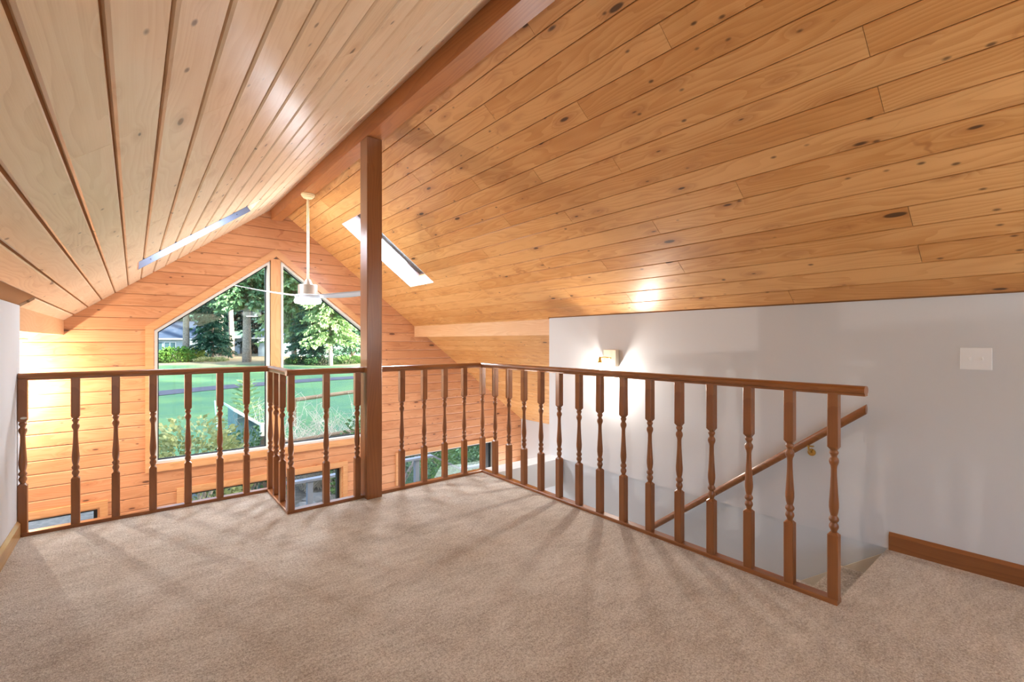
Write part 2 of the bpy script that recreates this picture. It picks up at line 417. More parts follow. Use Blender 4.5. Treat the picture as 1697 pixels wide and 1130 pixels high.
# casing around the big window pair
o, _ = frame_poly('trim_2', [(WX0-.085, -.275), (WX1+.085, -.275), (WX1+.085, 1.372+.045), (XC-.005, 2.372+.107), (WX0-.085, 1.372+.045)], .078, YG-.022, YG-.001, TRIM[0], None)
struct(o)
for nm, a, b in LOW:
    r = struct(empty(nm, ((a+b)/2, YG, LZ0))); off = r.location
    loop = [(a, LZ0), (b, LZ0), (b, LZ1), (a, LZ1)]
    f1, inn = frame_poly('window_jamb', loop, .012, YG+.002, YG+.1, TRIM[0] if nm != 'window_5' else WHITE, r)
    f2, inn = frame_poly('window_frame', inn, .035, YG+.08, YG+.15, BLACK, r)
    kids = [f1, f2, glass_pane(inn, YG+.11, r)]
    if nm == 'window_5': kids.append(one_box('sash_bar', BLACK, 4.985, YG+.06, LZ0+.02, 5.05, YG+.12, LZ1-.02, r))
    for o in kids: o.location = -off
    t, _ = frame_poly('trim_3', [(a-.075, LZ0-.075), (b+.075, LZ0-.075), (b+.075, LZ1+.075), (a-.075, LZ1+.075)], .068, YG-.02, YG-.001, TRIM[0], None)
    struct(t)

# painted walls
struct(one_box('wall_right', WALLP, XW, YB, 0, XW+.12, 3.69, roof(XW)+.01))
struct(one_box('wall_right_lower', plain('stair_wall_paint', col(207, 213, 219), .75), XW+.014, .6, ZF, XW+.12, 3.69, -.0))
struct(one_box('wall_left', WALLP, XL-.12, YB, -.28, XL, 4.37, roof(XL)+.01))
struct(one_box('wall_outer_right', WALLP, XO, 3.5, ZF, XO+.12, YG+.1, roof(XO)))
struct(one_box('wall_outer_left', WALLP, XOL-.12, 3.5, ZF, XOL, YG+.1, roof(XOL)))
bm = bmesh.new()   # walls that close the space behind the knee walls
prism(bm, [(XW+.12, 3.60, ZF), (XO+.1, 3.60, ZF), (XO+.1, 3.60, roof(XO+.1)), (XW+.12, 3.60, roof(XW+.12))], (0, .08, 0))
struct(obj('wall_right_return', bm, WALLP))
bm = bmesh.new()
prism(bm, [(XL-.12, 4.27, ZF), (XOL-.1, 4.27, ZF), (XOL-.1, 4.27, roof(XOL-.1)), (XL-.12, 4.27, roof(XL-.12))], (0, .08, 0))
struct(obj('wall_left_return', bm, WALLP))
struct(one_box('wall_below_loft', WALLP, XL-.12, .3, ZF, XW+.12, .42, -.28))
struct(one_box('wall_stair_inner', WALLP, 2.57, 1.3, ZF, 2.63, 3.685, -.28))
bm = bmesh.new(); box(bm, 2.635, 3.485, -.26, XW, 3.685, .012)
struct(obj('wall_stair_header', bm, WALLP))
bo = [(XL-.12, -.3), (XW+.12, -.3), (XW+.12, roof(XW+.12)+.02), (XC, RZ+.02), (XL-.12, roof(XL-.12)+.02)]
struct(poly_wall('wall_back', bo, [[(.2, .6), (2.6, .6), (2.6, 2.1), (.2, 2.1)]], WALLP, YB-.12, YB))
r = struct(empty('added_back_window', (1.4, YB, .6))); off = r.location  # unseen back window, added to let in fill daylight
f, inn = frame_poly('window_frame', [(.2, .6), (2.6, .6), (2.6, 2.1), (.2, 2.1)], .05, YB-.1, YB-.02, WHITE, r)  # frame of the added back window
g = glass_pane(inn, YB-.07, r); f.location = -off; g.location = -off

r = struct(empty('added_side_window', (XL, -1.35, .3))); off = r.location  # unseen window front on the left wall, added to go with the side fill
bm = bmesh.new(); box(bm, XL-.0, -2.15, .27, XL+.02, -.55, 1.23); box(bm, XL+.018, -2.12, .30, XL+.022, -.58, 1.20)
o = obj('window_frame', bm, WHITE, r); o.location = -off  # frame of the added side window

root = empty('added_floor_lamp', (3.1, -1.5, 0))  # unseen lamp, added as a body for the fill uplight
bm = bmesh.new(); lathe(bm, [(.14, 0), (.14, .02), (.02, .035)]); obj('base', bm, NICKEL, root)
bm = bmesh.new(); lathe(bm, [(.012, .03), (.012, 1.08)], seg=12); obj('pole', bm, NICKEL, root)
bm = bmesh.new(); lathe(bm, [(.03, 1.06), (.20, 1.16), (.25, 1.25), (.245, 1.25), (.19, 1.18), (.03, 1.09)], cap=False); obj('added_lamp_shade', bm, WHITE, root)
tag(root, 'unseen uplighting floor lamp, added as fill, with a wide white bowl standing behind the viewer', 'floor lamp')

# baseboards
bm = bmesh.new()
prism(bm, [(XW, .74, .0), (XW-.016, .74, .0), (XW-.016, .74, .085), (XW-.004, .74, .105), (XW, .74, .105)], (0, YB-.74, 0))
struct(obj('baseboard_right', bm, STAIN[1]))
bm = bmesh.new()
prism(bm, [(XL, 4.28, .0), (XL+.016, 4.28, .0), (XL+.016, 4.28, .085), (XL+.004, 4.28, .105), (XL, 4.28, .105)], (0, YB-4.28, 0))
struct(obj('baseboard_left', bm, solid_wood('baseboard_left_wood', 1, col(196, 158, 104), col(178, 138, 84), col(150, 108, 60))))

# beams and post
BZ = 2.863; X1B, X2B = 1.424, 1.55
bm = bmesh.new()
prism(bm, [(X1B, YB, BZ), (X2B, YB, BZ), (X2B, YB, roof(X2B)+.005), (XC, YB, RZ), (X1B, YB, roof(X1B)+.005)], (0, YG-YB, 0))
tag(obj('ridge_beam', bm, BEAMW), 'long orange-brown ridge beam running under the peak of the board ceiling', 'beam')
bm = bmesh.new(); box(bm, X1B+.001, 3.557, 0, X2B-.001, 3.70, BZ, .004)
tag(obj('support_post', bm, STAIN[2]), 'tall square wooden post rising from the carpet to the ridge beam', 'post')
for nm, x0, x1, y0, lb in (('knee_beam', XW, XW+.09, 3.69, 'pale horizontal side beam below the right board slope beyond the white wall'),
                           ('knee_beam', XL-.09, XL, 4.37, 'short-looking pale side beam at the left board slope beside the left white wall')):
    bm = bmesh.new(); zt = roof(x0 if x0 > XC else x1)
    s = 1 if x0 > XC else -1
    xa, xb = (x0, x1) if s > 0 else (x1, x0)
    prism(bm, [(xa, y0, 1.315), (xb, y0, 1.315), (xb, y0, roof(xb)+.004), (xa, y0, roof(xa)+.004)], (0, YG-y0, 0))
    tag(obj(nm, bm, KNEEB), lb, 'beam')

# stairs
bm = bmesh.new()
pts = [(.75, -.02)]; z = -.19; y = .76
prof = [(.76, -.02)]
for i in range(12):
    prof += [(y, z), (y+.245, z)]; y += .245; z -= .19
prof += [(y, ZF), (y-.3, ZF), (.76, -.55)]
prism(bm, [(2.636, a, b) for a, b in prof], (XW-2.636-.001, 0, 0))
tag(obj('staircase', bm, CARPET), 'beige carpeted stairs going down between the turned railing and white wall', 'stairs')
bm = bmesh.new()  # skirt on the stair wall
prism(bm, [(XW+.004, .75, -.02), (XW+.004, 3.4, -2.06), (XW+.004, 3.4, -2.5), (XW+.004, .75, -.6)], (-.010, 0, 0))
struct(obj('trim_4', bm, plain('stair_skirt_paint', col(214, 206, 190), .6)))

# ------------------------------------------------------------------ railings
def baluster_bm():
    bm = bmesh.new(); h = .0225
    def sq(z0, z1, top):
        # square block whose inner end narrows in a lamb's tongue
        zs = [(h, z0), (h, z1-.012), (h*.62, z1)] if top else [(h*.62, z0), (h, z0+.016), (h, z1)]
        rings = []
        for a, zz in zs:
            c = .003 if a == h else .008
            rings.append([bm.verts.new((x, y, zz)) for x, y in ((-a+c,-a),(a-c,-a),(a,-a+c),(a,a-c),(a-c,a),(-a+c,a),(-a,a-c),(-a,-a+c))])
        for A, B in zip(rings, rings[1:]):
            for i in range(8):
                j = (i+1) % 8; bm.faces.new((A[i], A[j], B[j], B[i]))
        bm.faces.new(rings[0][::-1]); bm.faces.new(rings[-1])
    sq(.012, .336, True); sq(.728, 1.0, False)
    n0 = len(bm.faces)
    lathe(bm, [(.0135, .326), (.0135, .342), (.0155, .348), (.0195, .356), (.0205, .364), (.0185, .373), (.0145, .380), (.0145, .384),
               (.0195, .390), (.0215, .398), (.0190, .406), (.0140, .413), (.0145, .419), (.0175, .430), (.0205, .455), (.0205, .475), (.0185, .505),
               (.0155, .555), (.0130, .605), (.0125, .640), (.0140, .653), (.0180, .662), (.0205, .670), (.0210, .679), (.0190, .688), (.0140, .694),
               (.0130, .700), (.0150, .706), (.0190, .713), (.0195, .719), (.0165, .726), (.0125, .731), (.0125, .742)], seg=16)
    bm.faces.ensure_lookup_table()
    for f in bm.faces[n0:]: f.smooth = True
    return bm
bb = obj('baluster', baluster_bm(), STAIN[2]); BAL = bb.data; bpy.data.objects.remove(bb)
RAILPROF = [(-.021, .997), (.021, .997), (.021, 1.006), (.030, 1.012), (.033, 1.021), (.031, 1.031), (.022, 1.039), (.008, 1.043), (-.008, 1.043), (-.022, 1.039), (-.031, 1.031), (-.033, 1.021), (-.030, 1.012), (-.021, 1.006)]
def railing(label, p0, p1, posts, ext0=0.0, ext1=0.0, s0=0.0, s1=0.0):
    p0, p1 = Vector(p0).to_3d(), Vector(p1).to_3d()
    d = (p1-p0).normalized(); q = Vector((d.y, -d.x, 0)); ax = 0 if abs(d.x) > .5 else 1
    root = empty('railing', p0)
    def run(prof, name, a, b, cut=0):
        bm = bmesh.new(); pts = [q*u + Vector((0, 0, v)) - d*a for u, v in prof]
        prism(bm, pts, (p1-p0) + d*(a+b)); return obj(name, bm, STAIN[ax], root)
    run(RAILPROF, 'handrail', ext0, ext1)
    run([(-.030, .0), (.030, .0), (.030, .016), (.026, .022), (-.026, .022), (-.030, .016)], 'shoe_rail', s0, s1)
    for t in posts:
        b = bpy.data.objects.new('baluster', BAL); C.objects.link(b); b.parent = root; b.location = d*t
    tag(root, label, 'railing', 'turned wooden loft railings')
    return root
xl = [-.551, -.303, -.096, .111, .322, .529, .713]
railing('left straight railing of turned balusters from the left white wall to the first corner', (-.551, YL), (.89, YL), [x+.551-0 for x in xl] , .02, .033, .02, .030)
railing('short return railing of three turned balusters running toward the camera before the post', (.89, YL), (.89, YM), [.0, .205, .40], 0, -.033, 0, -.03)
railing('short front railing of turned balusters ending against the left side of the wooden post', (.89, YM), (1.423, YM), [0, .251, .49], .033, 0, .030, 0)
railing('railing of turned balusters from the right side of the post to the back right corner', (1.551, YM), (XR, YM), [x-1.551 for x in (1.764, 1.976, 2.183, 2.394)], 0, -.034, 0, -.031)
railing('long right railing of turned balusters beside the stairs, free at its near end', (XR, YM), (XR, .735), [YM-y for y in (3.65, 3.447, 3.243, 3.036, 2.822, 2.610, 2.400, 2.198, 1.991, 1.781, 1.571, 1.365, 1.154, .950, .757)], .034, .105, .031, 0.0)
bm = bmesh.new(); lathe(bm, [(.010, -.0015), (.0125, 0), (.010, .0015)], seg=16)
o = obj('screw_cover', bm, WHITE, None); o.rotation_euler = (math.pi/2, 0, 0); o.location = (-.545, YL-.0235, .757); o.scale = (1.25, .6, 1)
st = [x for x in bpy.data.objects if x.name == 'railing'][0]; loc = o.location.copy(); o.parent = st; o.location = loc - st.location

# wall handrail of the stairs
root = empty('stair_handrail', (3.46, .836, .835))
hd = Vector((0, 2.29-.836, -.305-.835)); hn = hd.normalized(); L = hd.length + .25
bm = bmesh.new(); u = Vector((1, 0, 0)); v = hn.cross(u)
ring = [u*(.021*math.cos(a))+v*(.024*math.sin(a)) for a in [2*math.pi*i/18 for i in range(18)]]
pts = [p - hn*0 - hn*(p.dot(Vector((0, 1, 0)))/hn.y) for p in ring]
prism(bm, pts, hn*L); obj('rail', bm, STAIN[1], root, smooth=False)
for t in (.40, 1.95):
    bm = bmesh.new(); p = hn*t
    tube(bm, [p+Vector((0, 0, -.026)), p+Vector((.005, 0, -.055)), p+Vector((.03, 0, -.075)), p+Vector((.062, 0, -.082))], .006, 8)
    box(bm, p.x-.012, p.y-.03, p.z-.034, p.x+.012, p.y+.03, p.z-.026)
    tube(bm, [p+Vector((.056, 0, -.082)), p+Vector((.064, 0, -.082))], .024, 14)
    obj('bracket', bm, BRASS, root, smooth=False)
tag(root, 'sloping round wooden handrail on brass brackets fixed to the white stair wall', 'handrail')

# light switch
root = empty('light_switch', (XW, .369, 1.154))
bm = bmesh.new(); w2, h2 = .062, .059
box(bm, -.006, -w2, -h2, 0, w2, h2, .0025); obj('cover_plate', bm, SWITCHM, root)
for yy, up in ((.023, -1), (-.023, 1)):
    bm = bmesh.new(); prism(bm, [(-.006, yy-.005, -.012), (-.006, yy+.005, -.012), (-.006, yy+.005, .012), (-.006, yy-.005, .012)], (-.002, 0, 0))
    prism(bm, [(-.007, yy-.004, -.006), (-.007, yy+.004, -.006), (-.007, yy+.004, .006), (-.007, yy-.004, .006)], (-.013, 0, .007*up))
    obj('toggle', bm, SWITCHM, root)
    for zz in (-.030, .030):
        bm = bmesh.new(); tube(bm, [(-.0055, yy, zz), (-.0072, yy, zz)], .0032, 10); obj('screw', bm, SWITCHM, root)
tag(root, 'white double toggle light switch on the white wall at far right', 'light switch')

# wall lamps
PLATE = plain('satin_plate', col(222, 212, 192), .45, .2)
def sconce(loc, rz, label, power, off, lc, group='brass wall lamps'):
    root = empty('wall_lamp', loc, rz)          # local -x points away from the wall
    bm = bmesh.new(); box(bm, -.050, -.075, -.080, 0, .075, .080, .004); obj('backplate', bm, PLATE, root)
    bm = bmesh.new(); tube(bm, [(-.05, -.02, 0), (-.068, -.01, .006), (-.070, .05, .008), (-.070, .10, .004)], .006, 10); obj('arm', bm, BRASS, root, smooth=True)
    bm = bmesh.new(); lathe(bm, [(.006, .012), (.010, .004), (.014, -.01), (.018, -.025), (.020, -.04), (.026, -.046)], -.070, .098, 18); obj('socket', bm, BRASS, root, smooth=True)
    bm = bmesh.new(); lathe(bm, [(.010, -.046), (.020, -.058), (.028, -.080), (.026, -.100), (.014, -.114), (.002, -.118)], -.070, .098, 18)
    obj('bulb', bm, plain('lamp_bulb', (1, 1, 1, 1), .4, emit=(1, .88, .70, 1), es=25), root, smooth=True)
    tag(root, label, 'wall lamp', group)
    p = Matrix.Rotation(rz, 3, 'Z') @ Vector((-off, .01, -.19)) + Vector(loc)
    point('wall_lamp_light', p, power, lc, .022)
sconce((XW, 2.82, 1.088), 0, 'small brass wall lamp glowing on the white wall behind the long railing', 38, .060, (1.0, .89, .78))
sconce((-1.06, YG, 1.04), math.pi/2, 'small brass wall lamp on the far wall hidden behind the left white wall', 200, .22, (1.0, .92, .82))

# ceiling fan
FX, FY = 1.487, 5.382
root = empty('ceiling_fan', (FX, FY, 1.655))
def part(name, prof, m, seg=48):
    bm = bmesh.new(); lathe(bm, [(r, z-1.655) for r, z in prof], seg=seg); return obj(name, bm, m, root)
part('canopy', [(.070, 2.863), (.072, 2.850), (.066, 2.846), (.066, 2.834), (.052, 2.830), (.050, 2.818), (.030, 2.810), (.016, 2.806)], CANOPYM)
part('downrod', [(.012, 2.81), (.012, 1.90)], plain('champagne_rod', col(206, 186, 150), .4, .4), 16)
part('motor_housing', [(.020, 1.925), (.026, 1.922), (.050, 1.872), (.052, 1.868), (.096, 1.866), (.100, 1.860), (.100, 1.758), (.098, 1.752)], NICKEL)
part('light_kit', [(.130, 1.755), (.136, 1.750), (.136, 1.742), (.128, 1.722), (.126, 1.712)], plain('frosted_band', col(200, 212, 224), .4))
part('light_diffuser', [(.126, 1.713), (.137, 1.706), (.139, 1.684), (.130, 1.664), (.090, 1.656), (.0, 1.655)][:-1] + [(.01, 1.655)], plain('fan_lens', (1, 1, 1, 1), .4, emit=(.93, .97, 1.0, 1), es=5.0))
for f in bpy.data.objects['light_diffuser'].data.polygons: f.use_smooth = True
bm = bmesh.new()
n = 14; top = []; 
secs = []
for i in range(n+1):
    t = i/n; r = .10 + t*.65
    wd = .045 + .045*math.sin(min(1, t*1.25)*math.pi*.62) if t < .93 else .085*(1-(t-.93)/.07*.55)
    tw = -math.radians(17 - 8*t); zz = 1.742-1.655 + .045*t*t
    secs.append([bm.verts.new((r, a*wd*math.cos(tw), zz + a*wd*math.sin(tw) + b)) for a, b in ((-1, 0), (-.4, .004), (.4, .004), (1, 0), (.4, -.004), (-.4, -.004))])
for A, B in zip(secs, secs[1:]):
    for i in range(6):
        j = (i+1) % 6; bm.faces.new((A[i], A[j], B[j], B[i]))
bm.faces.new(secs[0][::-1]); bm.faces.new(secs[-1])
b0 = obj('blade', bm, BLADEM, root, smooth=True)
for k, a in enumerate((235, 115, 355)):
    b = b0 if k == 0 else b0.copy()
    if k: C.objects.link(b); b.parent = root
    b.rotation_euler = (0, 0, math.radians(a - 39.12))
tag(root, 'ceiling fan with three white blades and round light hanging from the ridge beam', 'ceiling fan')
area('fan_light', (FX, FY, 1.650), (FX, FY, 0), .15, .15, 20, (.95, .97, 1.0))

# skylights
def skylight(s, name, hole, m_far, m_end):
    d0, y0, d1, y1 = hole; r = struct(empty(name, slope_pt(s, (d0+d1)/2, (y0+y1)/2, .2)))
    off = r.location.copy(); H = .235
    def quad(nm, A, B, C2, D, m, thick):
        bm = bmesh.new(); P = [slope_pt(s, *q) for q in (A, B, C2, D)]; prism(bm, P, thick); o = obj(nm, bm, m, r); o.location = -off; return o
    nrm = Vector((s*SA, 0, CA)); dn = Vector((s*CA, 0, -SA))
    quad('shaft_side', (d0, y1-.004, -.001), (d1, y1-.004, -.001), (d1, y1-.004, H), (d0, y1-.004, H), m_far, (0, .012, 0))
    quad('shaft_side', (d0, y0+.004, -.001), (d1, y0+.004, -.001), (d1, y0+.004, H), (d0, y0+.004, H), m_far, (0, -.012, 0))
    quad('shaft_end', (d1-.004, y0, 0), (d1-.004, y1, 0), (d1-.004, y1, H), (d1-.004, y0, H), m_end, dn*.012)
    quad('shaft_end', (d0+.004, y0, 0), (d0+.004, y1, 0), (d0+.004, y1, H), (d0+.004, y0, H), m_end, dn*-.012)
    bm = bmesh.new()
    for q in ((d0-.03, y0-.03, d1+.03, y0+.022), (d0-.03, y1-.022, d1+.03, y1+.03), (d0-.03, y0+.022, d0+.022, y1-.022), (d1-.022, y0+.022, d1+.03, y1-.022)):
        prism(bm, [slope_pt(s, q[0], q[1], H-.015), slope_pt(s, q[2], q[1], H-.015), slope_pt(s, q[2], q[3], H-.015), slope_pt(s, q[0], q[3], H-.015)], nrm*.05)
    o = obj('skylight_frame', bm, plain('bronze_frame', col(70, 58, 50), .5), r); o.location = -off
    quad('glass', (d0, y0, H), (d1, y0, H), (d1, y1, H), (d0, y1, H), GLASS, nrm*.006)
    if s < 0:
        bm = bmesh.new()
        for t in (.12, .5, .88):
            d = d0+(d1-d0)*t; p = slope_pt(s, d, y1, .03); tube(bm, [p, p+Vector((0, -.004, 0))], .006, 8)
        o = obj('screws', bm, BLACK, r); o.location = -off
    return r
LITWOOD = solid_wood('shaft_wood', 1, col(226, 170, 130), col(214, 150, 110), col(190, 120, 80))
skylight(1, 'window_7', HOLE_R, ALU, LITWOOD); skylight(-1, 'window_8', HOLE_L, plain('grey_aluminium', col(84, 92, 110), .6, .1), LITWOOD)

# ------------------------------------------------------------------ outdoors
def ground_z(x, y):
    d = x*math.sin(YAW) + y*math.cos(YAW)
    t = max(0, d-22)/54
    return -2.86 + 1.50*t**1.35 if t > 0 else -2.86
def at(u, d, v=None):
    r = (u-848.5)/FPX
    x = d*(math.sin(YAW)+r*math.cos(YAW)); y = d*(math.cos(YAW)-r*math.sin(YAW))
    return Vector((x, y, ground_z(x, y) if v is None else EYE-(v-565)/FPX*d))
def grass_mat():
    m, n, b = mat('lawn_grass'); tc = n.nodes.new('ShaderNodeTexCoord'); v = tc.outputs['Object']
    a = NOISE(n, v, .35, 4.0, .6); c = NOISE(n, v, 9.0, 3.0, .7)
    f = M(n, 'ADD', M(n, 'MULTIPLY', a, .7), M(n, 'MULTIPLY', c, .5))
    sp = n.nodes.new('ShaderNodeSeparateXYZ'); n.links.new(v, sp.inputs[0])
    dd = M(n, 'ADD', M(n, 'MULTIPLY', sp.outputs[0], .631), M(n, 'MULTIPLY', sp.outputs[1], .776))
    litter = RAMP(n, M(n, 'ADD', dd, M(n, 'MULTIPLY', NOISE(n, v, .12, 3.0), 14.0)), 64.0, 74.0)   # leaf litter and dry grass under the trees
    c0 = MIX(n, RAMP(n, f, .4, .85), col(44, 96, 72), col(84, 126, 72))
    n.links.new(MIX(n, M(n, 'MULTIPLY', litter, RAMP(n, c, .2, .6, .45, .95)), c0, col(178, 156, 124)), b.inputs['Base Color'])
    b.inputs['Roughness'].default_value = .9
    return m
bm = bmesh.new(); G = {}
NX, NY = 44, 44
for i in range(NX+1):
    for j in range(NY+1):
        x = -45 + 190*(i/NX); y = YG+.17 + 150*(j/NY)**1.6
        G[i, j] = bm.verts.new((x, y, ground_z(x, y)))
for i in range(NX):
    for j in range(NY): bm.faces.new((G[i, j], G[i+1, j], G[i+1, j+1], G[i, j+1]))
struct(obj('ground', bm, grass_mat(), smooth=True))
# asphalt path crossing the lawn
bm = bmesh.new(); us = [170, 260, 330, 400, 470, 540, 600, 680]; A = []; B = []
for u, v in zip(us, (690, 680, 672, 663, 651, 638, 628, 615)):
    dn = 30 + (u-170)*.035
    for L, dd in ((A, 0), (B, 2.6)):
        p = at(u, dn+dd); p.z += .035; L.append(bm.verts.new(p))
for i in range(len(us)-1): bm.faces.new((A[i], A[i+1], B[i+1], B[i]))
bmesh.ops.extrude_face_region(bm, geom=list(bm.faces))
struct(obj('path', bm, plain('asphalt', col(106, 112, 132), .8, noise=.15, ns=3)))
# gravel by the house
bm = bmesh.new(); box(bm, -6, YG+.3, -2.95, 5.6, 15.4, -2.83); struct(obj('gravel_bed', bm, plain('gravel', col(116, 112, 106), .9, noise=.5, ns=9, bump=.6)))

def leaf_mat(name, a, b_, trans=.25):
    m, n, b = mat(name); oi = n.nodes.new('ShaderNodeObjectInfo'); tc = n.nodes.new('ShaderNodeTexCoord')
    q = NOISE(n, tc.outputs['Object'], 1.3, 3.0, .7)
    f = M(n, 'ADD', M(n, 'MULTIPLY', q, .9), M(n, 'MULTIPLY', M(n, 'SUBTRACT', oi.outputs['Random'], .5), .35))
    c = MIX(n, RAMP(n, f, .3, .7), a, b_); n.links.new(c, b.inputs['Base Color']); b.inputs['Roughness'].default_value = .6
    tr = n.nodes.new('ShaderNodeBsdfTranslucent'); n.links.new(c, tr.inputs[0])
    mx = n.nodes.new('ShaderNodeMixShader'); mx.inputs[0].default_value = trans
    o = [x for x in n.nodes if x.type == 'OUTPUT_MATERIAL'][0]
    n.links.new(b.outputs[0], mx.inputs[1]); n.links.new(tr.outputs[0], mx.inputs[2]); n.links.new(mx.outputs[0], o.inputs[0])
    return m
FIR = leaf_mat('fir_needles', col(48, 88, 72), col(92, 140, 106)); FIRL = leaf_mat('fir_needles_light', col(100, 140, 98), col(160, 186, 126))
FIRD = leaf_mat('fir_needles_deep', col(32, 66, 60), col(64, 108, 90))
BUSHM = leaf_mat('bush_leaves', col(84, 124, 52), col(172, 184, 92)); AUT = leaf_mat('autumn_leaves', col(150, 156, 100), col(220, 216, 160))
SHRUB = leaf_mat('shrub_leaves', col(44, 84, 48), col(100, 136, 72))
BARK = plain('fir_bark', col(176, 160, 150), .9, noise=.45, ns=6, bump=.5)
TWIG = plain('bare_twigs', col(196, 186, 172), .8)

def tuft(bm, p, dirv, L, W, rnd):
    d = dirv.normalized(); s = d.cross(Vector((rnd.uniform(-1, 1), rnd.uniform(-1, 1), rnd.uniform(-.3, 1)))).normalized()
    a = p; b = p + d*L*.55 + s*W; c = p + d*L; e = p + d*L*.55 - s*W
    bm.faces.new([bm.verts.new(q) for q in (a, b, c, e)])
def fir_foliage(seed, h, base, spread, levels, per, scale=1.0):
    rnd = random.Random(seed); bm = bmesh.new()
    for i in range(levels):
        t = i/levels; z = base + (h-base)*t; R = spread*(1-t)**.75 + .35
        for k in range(per):
            a = rnd.uniform(0, 2*math.pi); r = R*rnd.uniform(.7, 1.1); zz = z + rnd.uniform(-.4, .4)
            steps = max(4, int(r/.30))
            for s in range(1, steps+1):
                f = s/steps; p = Vector((math.cos(a)*r*f, math.sin(a)*r*f, zz + .25*f - 1.0*f*f*r*.28))
                for q in range(4):
                    dv = Vector((math.cos(a)+rnd.uniform(-1.1, 1.1), math.sin(a)+rnd.uniform(-1.1, 1.1), rnd.uniform(-1.5, .0)))
                    tuft(bm, p, dv, rnd.uniform(.45, .85)*scale, rnd.uniform(.09, .2)*scale, rnd)
    return bm
def trunk_bm(h, r, seed=0):
    rnd = random.Random(seed); bm = bmesh.new()
    pts = [(rnd.uniform(-.05, .05)*i, rnd.uniform(-.05, .05)*i, h*i/6 - .3) for i in range(7)]
    tube(bm, pts, r*1.12, 10, r*.35); return bm
protos = {}
def fir(kind, u, d, h, label, cat='tree', group=None, rz=0.0, sc=1.0):
    p = at(u, d)
    if kind not in protos:
        r = empty('fir_tree')
        sp = dict(tall=(24, 8.0, 3.4, 34, 9, FIR, .42), low=(20, 2.2, 4.2, 34, 10, FIR, .36), light=(22, 8.2, 3.8, 34, 11, FIRL, .55), deep=(25, 1.2, 5.0, 36, 10, FIRD, .4), bare=(24, 11.5, 3.0, 26, 8, FIR, .42), right=(22, 4.2, 4.4, 34, 11, FIRL, .34))[kind]
        obj('foliage', fir_foliage(hash(kind) % 1 + len(protos), sp[0], sp[1], sp[2], sp[3], sp[4]), sp[5], r)
        obj('trunk', trunk_bm(sp[0]*.96, sp[6], len(protos)), BARK, r, smooth=True)
        protos[kind] = r
    else: r = copy_tree(protos[kind])
    r.location = p; r.rotation_euler = (0, 0, rz); r.scale = (sc, sc, sc)
    tag(r, label, cat, group or 'conifers beyond the lawn'); return r
fir('light', 409, 66, 22, 'thick pale fir trunk with sunlit drooping branches left of the window mullion', sc=1.0)
fir('tall', 308, 68, 24, 'slim pale-trunked fir before the dark house roof at left window edge', rz=1)
fir('bare', 383, 76, 24, 'bare-stemmed conifer just left of the thickest fir trunk', rz=2)
fir('bare', 366, 79, 24, 'greyish conifer stem second to the left of the thickest trunk', rz=.4)
fir('low', 352, 70, 20, 'short conifer with low branches before the flat green roof', rz=3, sc=.62)
fir('right', 487, 66, 22, 'fir trunk before the house window right of the mullion', rz=.7, sc=.95)
fir('low', 525, 64, 20, 'low-branched fir in the middle of the right window pane', rz=1.9, sc=.8)
fir('right', 548, 60, 20, 'yellow-green fir with hanging branches at the right of the right pane', rz=4.1, sc=.8)
fir('low', 585, 70, 20, 'dark green fir next to the wooden post in the right pane', rz=5, sc=.7)
rnd = random.Random(3)
for i in range(26):
    u = 225 + i*16.0 + rnd.uniform(-6, 6)
    fir('deep', u, 88 + (i % 3)*7, 25, ('tall dark forest conifer behind the houses left of the window mullion' if u < 455 else 'tall dark forest conifer behind the houses right of the window mullion'), rz=rnd.uniform(0, 6), sc=rnd.uniform(.85, 1.25), group='forest conifers in the left pane' if u < 455 else 'forest conifers in the right pane')
# conifers to the south-east whose shade falls over the lawn
for i, (x, y) in enumerate([(x, -12-(i % 2)*5) for i, x in enumerate((8, 13, 18, 23, 28, 33, 38, 43, 49, 54, 59, 65, 70, 76, 82, 88))]):
    r = copy_tree(protos['deep']); r.location = (x, y, ground_z(x, y)); r.scale = (1.9, 1.9, 1.1); r.rotation_euler = (0, 0, i)
    tag(r, 'tall dark conifer standing behind the cabin, shading the lawn', 'tree', 'conifers that shade the lawn')

def bush(name, loc, R, H, m, label, n=900, seed=1, leaf=.12, group=None):
    rnd = random.Random(seed); bm = bmesh.new()
    for i in range(n):
        a = rnd.uniform(0, 2*math.pi); z = rnd.random(); rr = R*math.sqrt(max(0, 1-(z-.35)**2/.5))*rnd.uniform(.55, 1.05)
        p = Vector((math.cos(a)*rr, math.sin(a)*rr, z*H*rnd.uniform(.8, 1.1)))
        tuft(bm, p, Vector((math.cos(a), math.sin(a), rnd.uniform(-.3, 1.2))), leaf*rnd.uniform(.8, 1.8), leaf*.5, rnd)
    r = empty(name, loc); obj('leaves', bm, m, r)
    bm = bmesh.new()
    for k in range(6):
        a = k*1.05; tube(bm, [(0, 0, -.1), (math.cos(a)*R*.3, math.sin(a)*R*.3, H*.4), (math.cos(a)*R*.6, math.sin(a)*R*.6, H*.75)], .03*H, 6, .01)
    obj('stems', bm, BARK, r)
    return tag(r, label, 'bush', group)
bush('bush', at(292, 66), 2.2, 1.9, BUSHM, 'round yellow-green bush before the white house left of the slim fir', 2600, 1, .26)
bush('bush', at(318, 68), 1.7, 1.7, BUSHM, 'round green bush touching the right side of the yellow-green bush', 1800, 2, .26)
bush('bush', at(500, 63), 1.9, .9, SHRUB, 'low dark hedge bush before the right house, left one', 1400, 4, .22)
bush('bush', at(535, 62), 2.1, 1.0, SHRUB, 'low dark hedge bush with a wide round top in the right pane', 1400, 5, .22)
bush('bush', at(578, 64), 2.2, .9, SHRUB, 'low dark bush nearest the wooden post in the right pane', 1400, 6, .22)
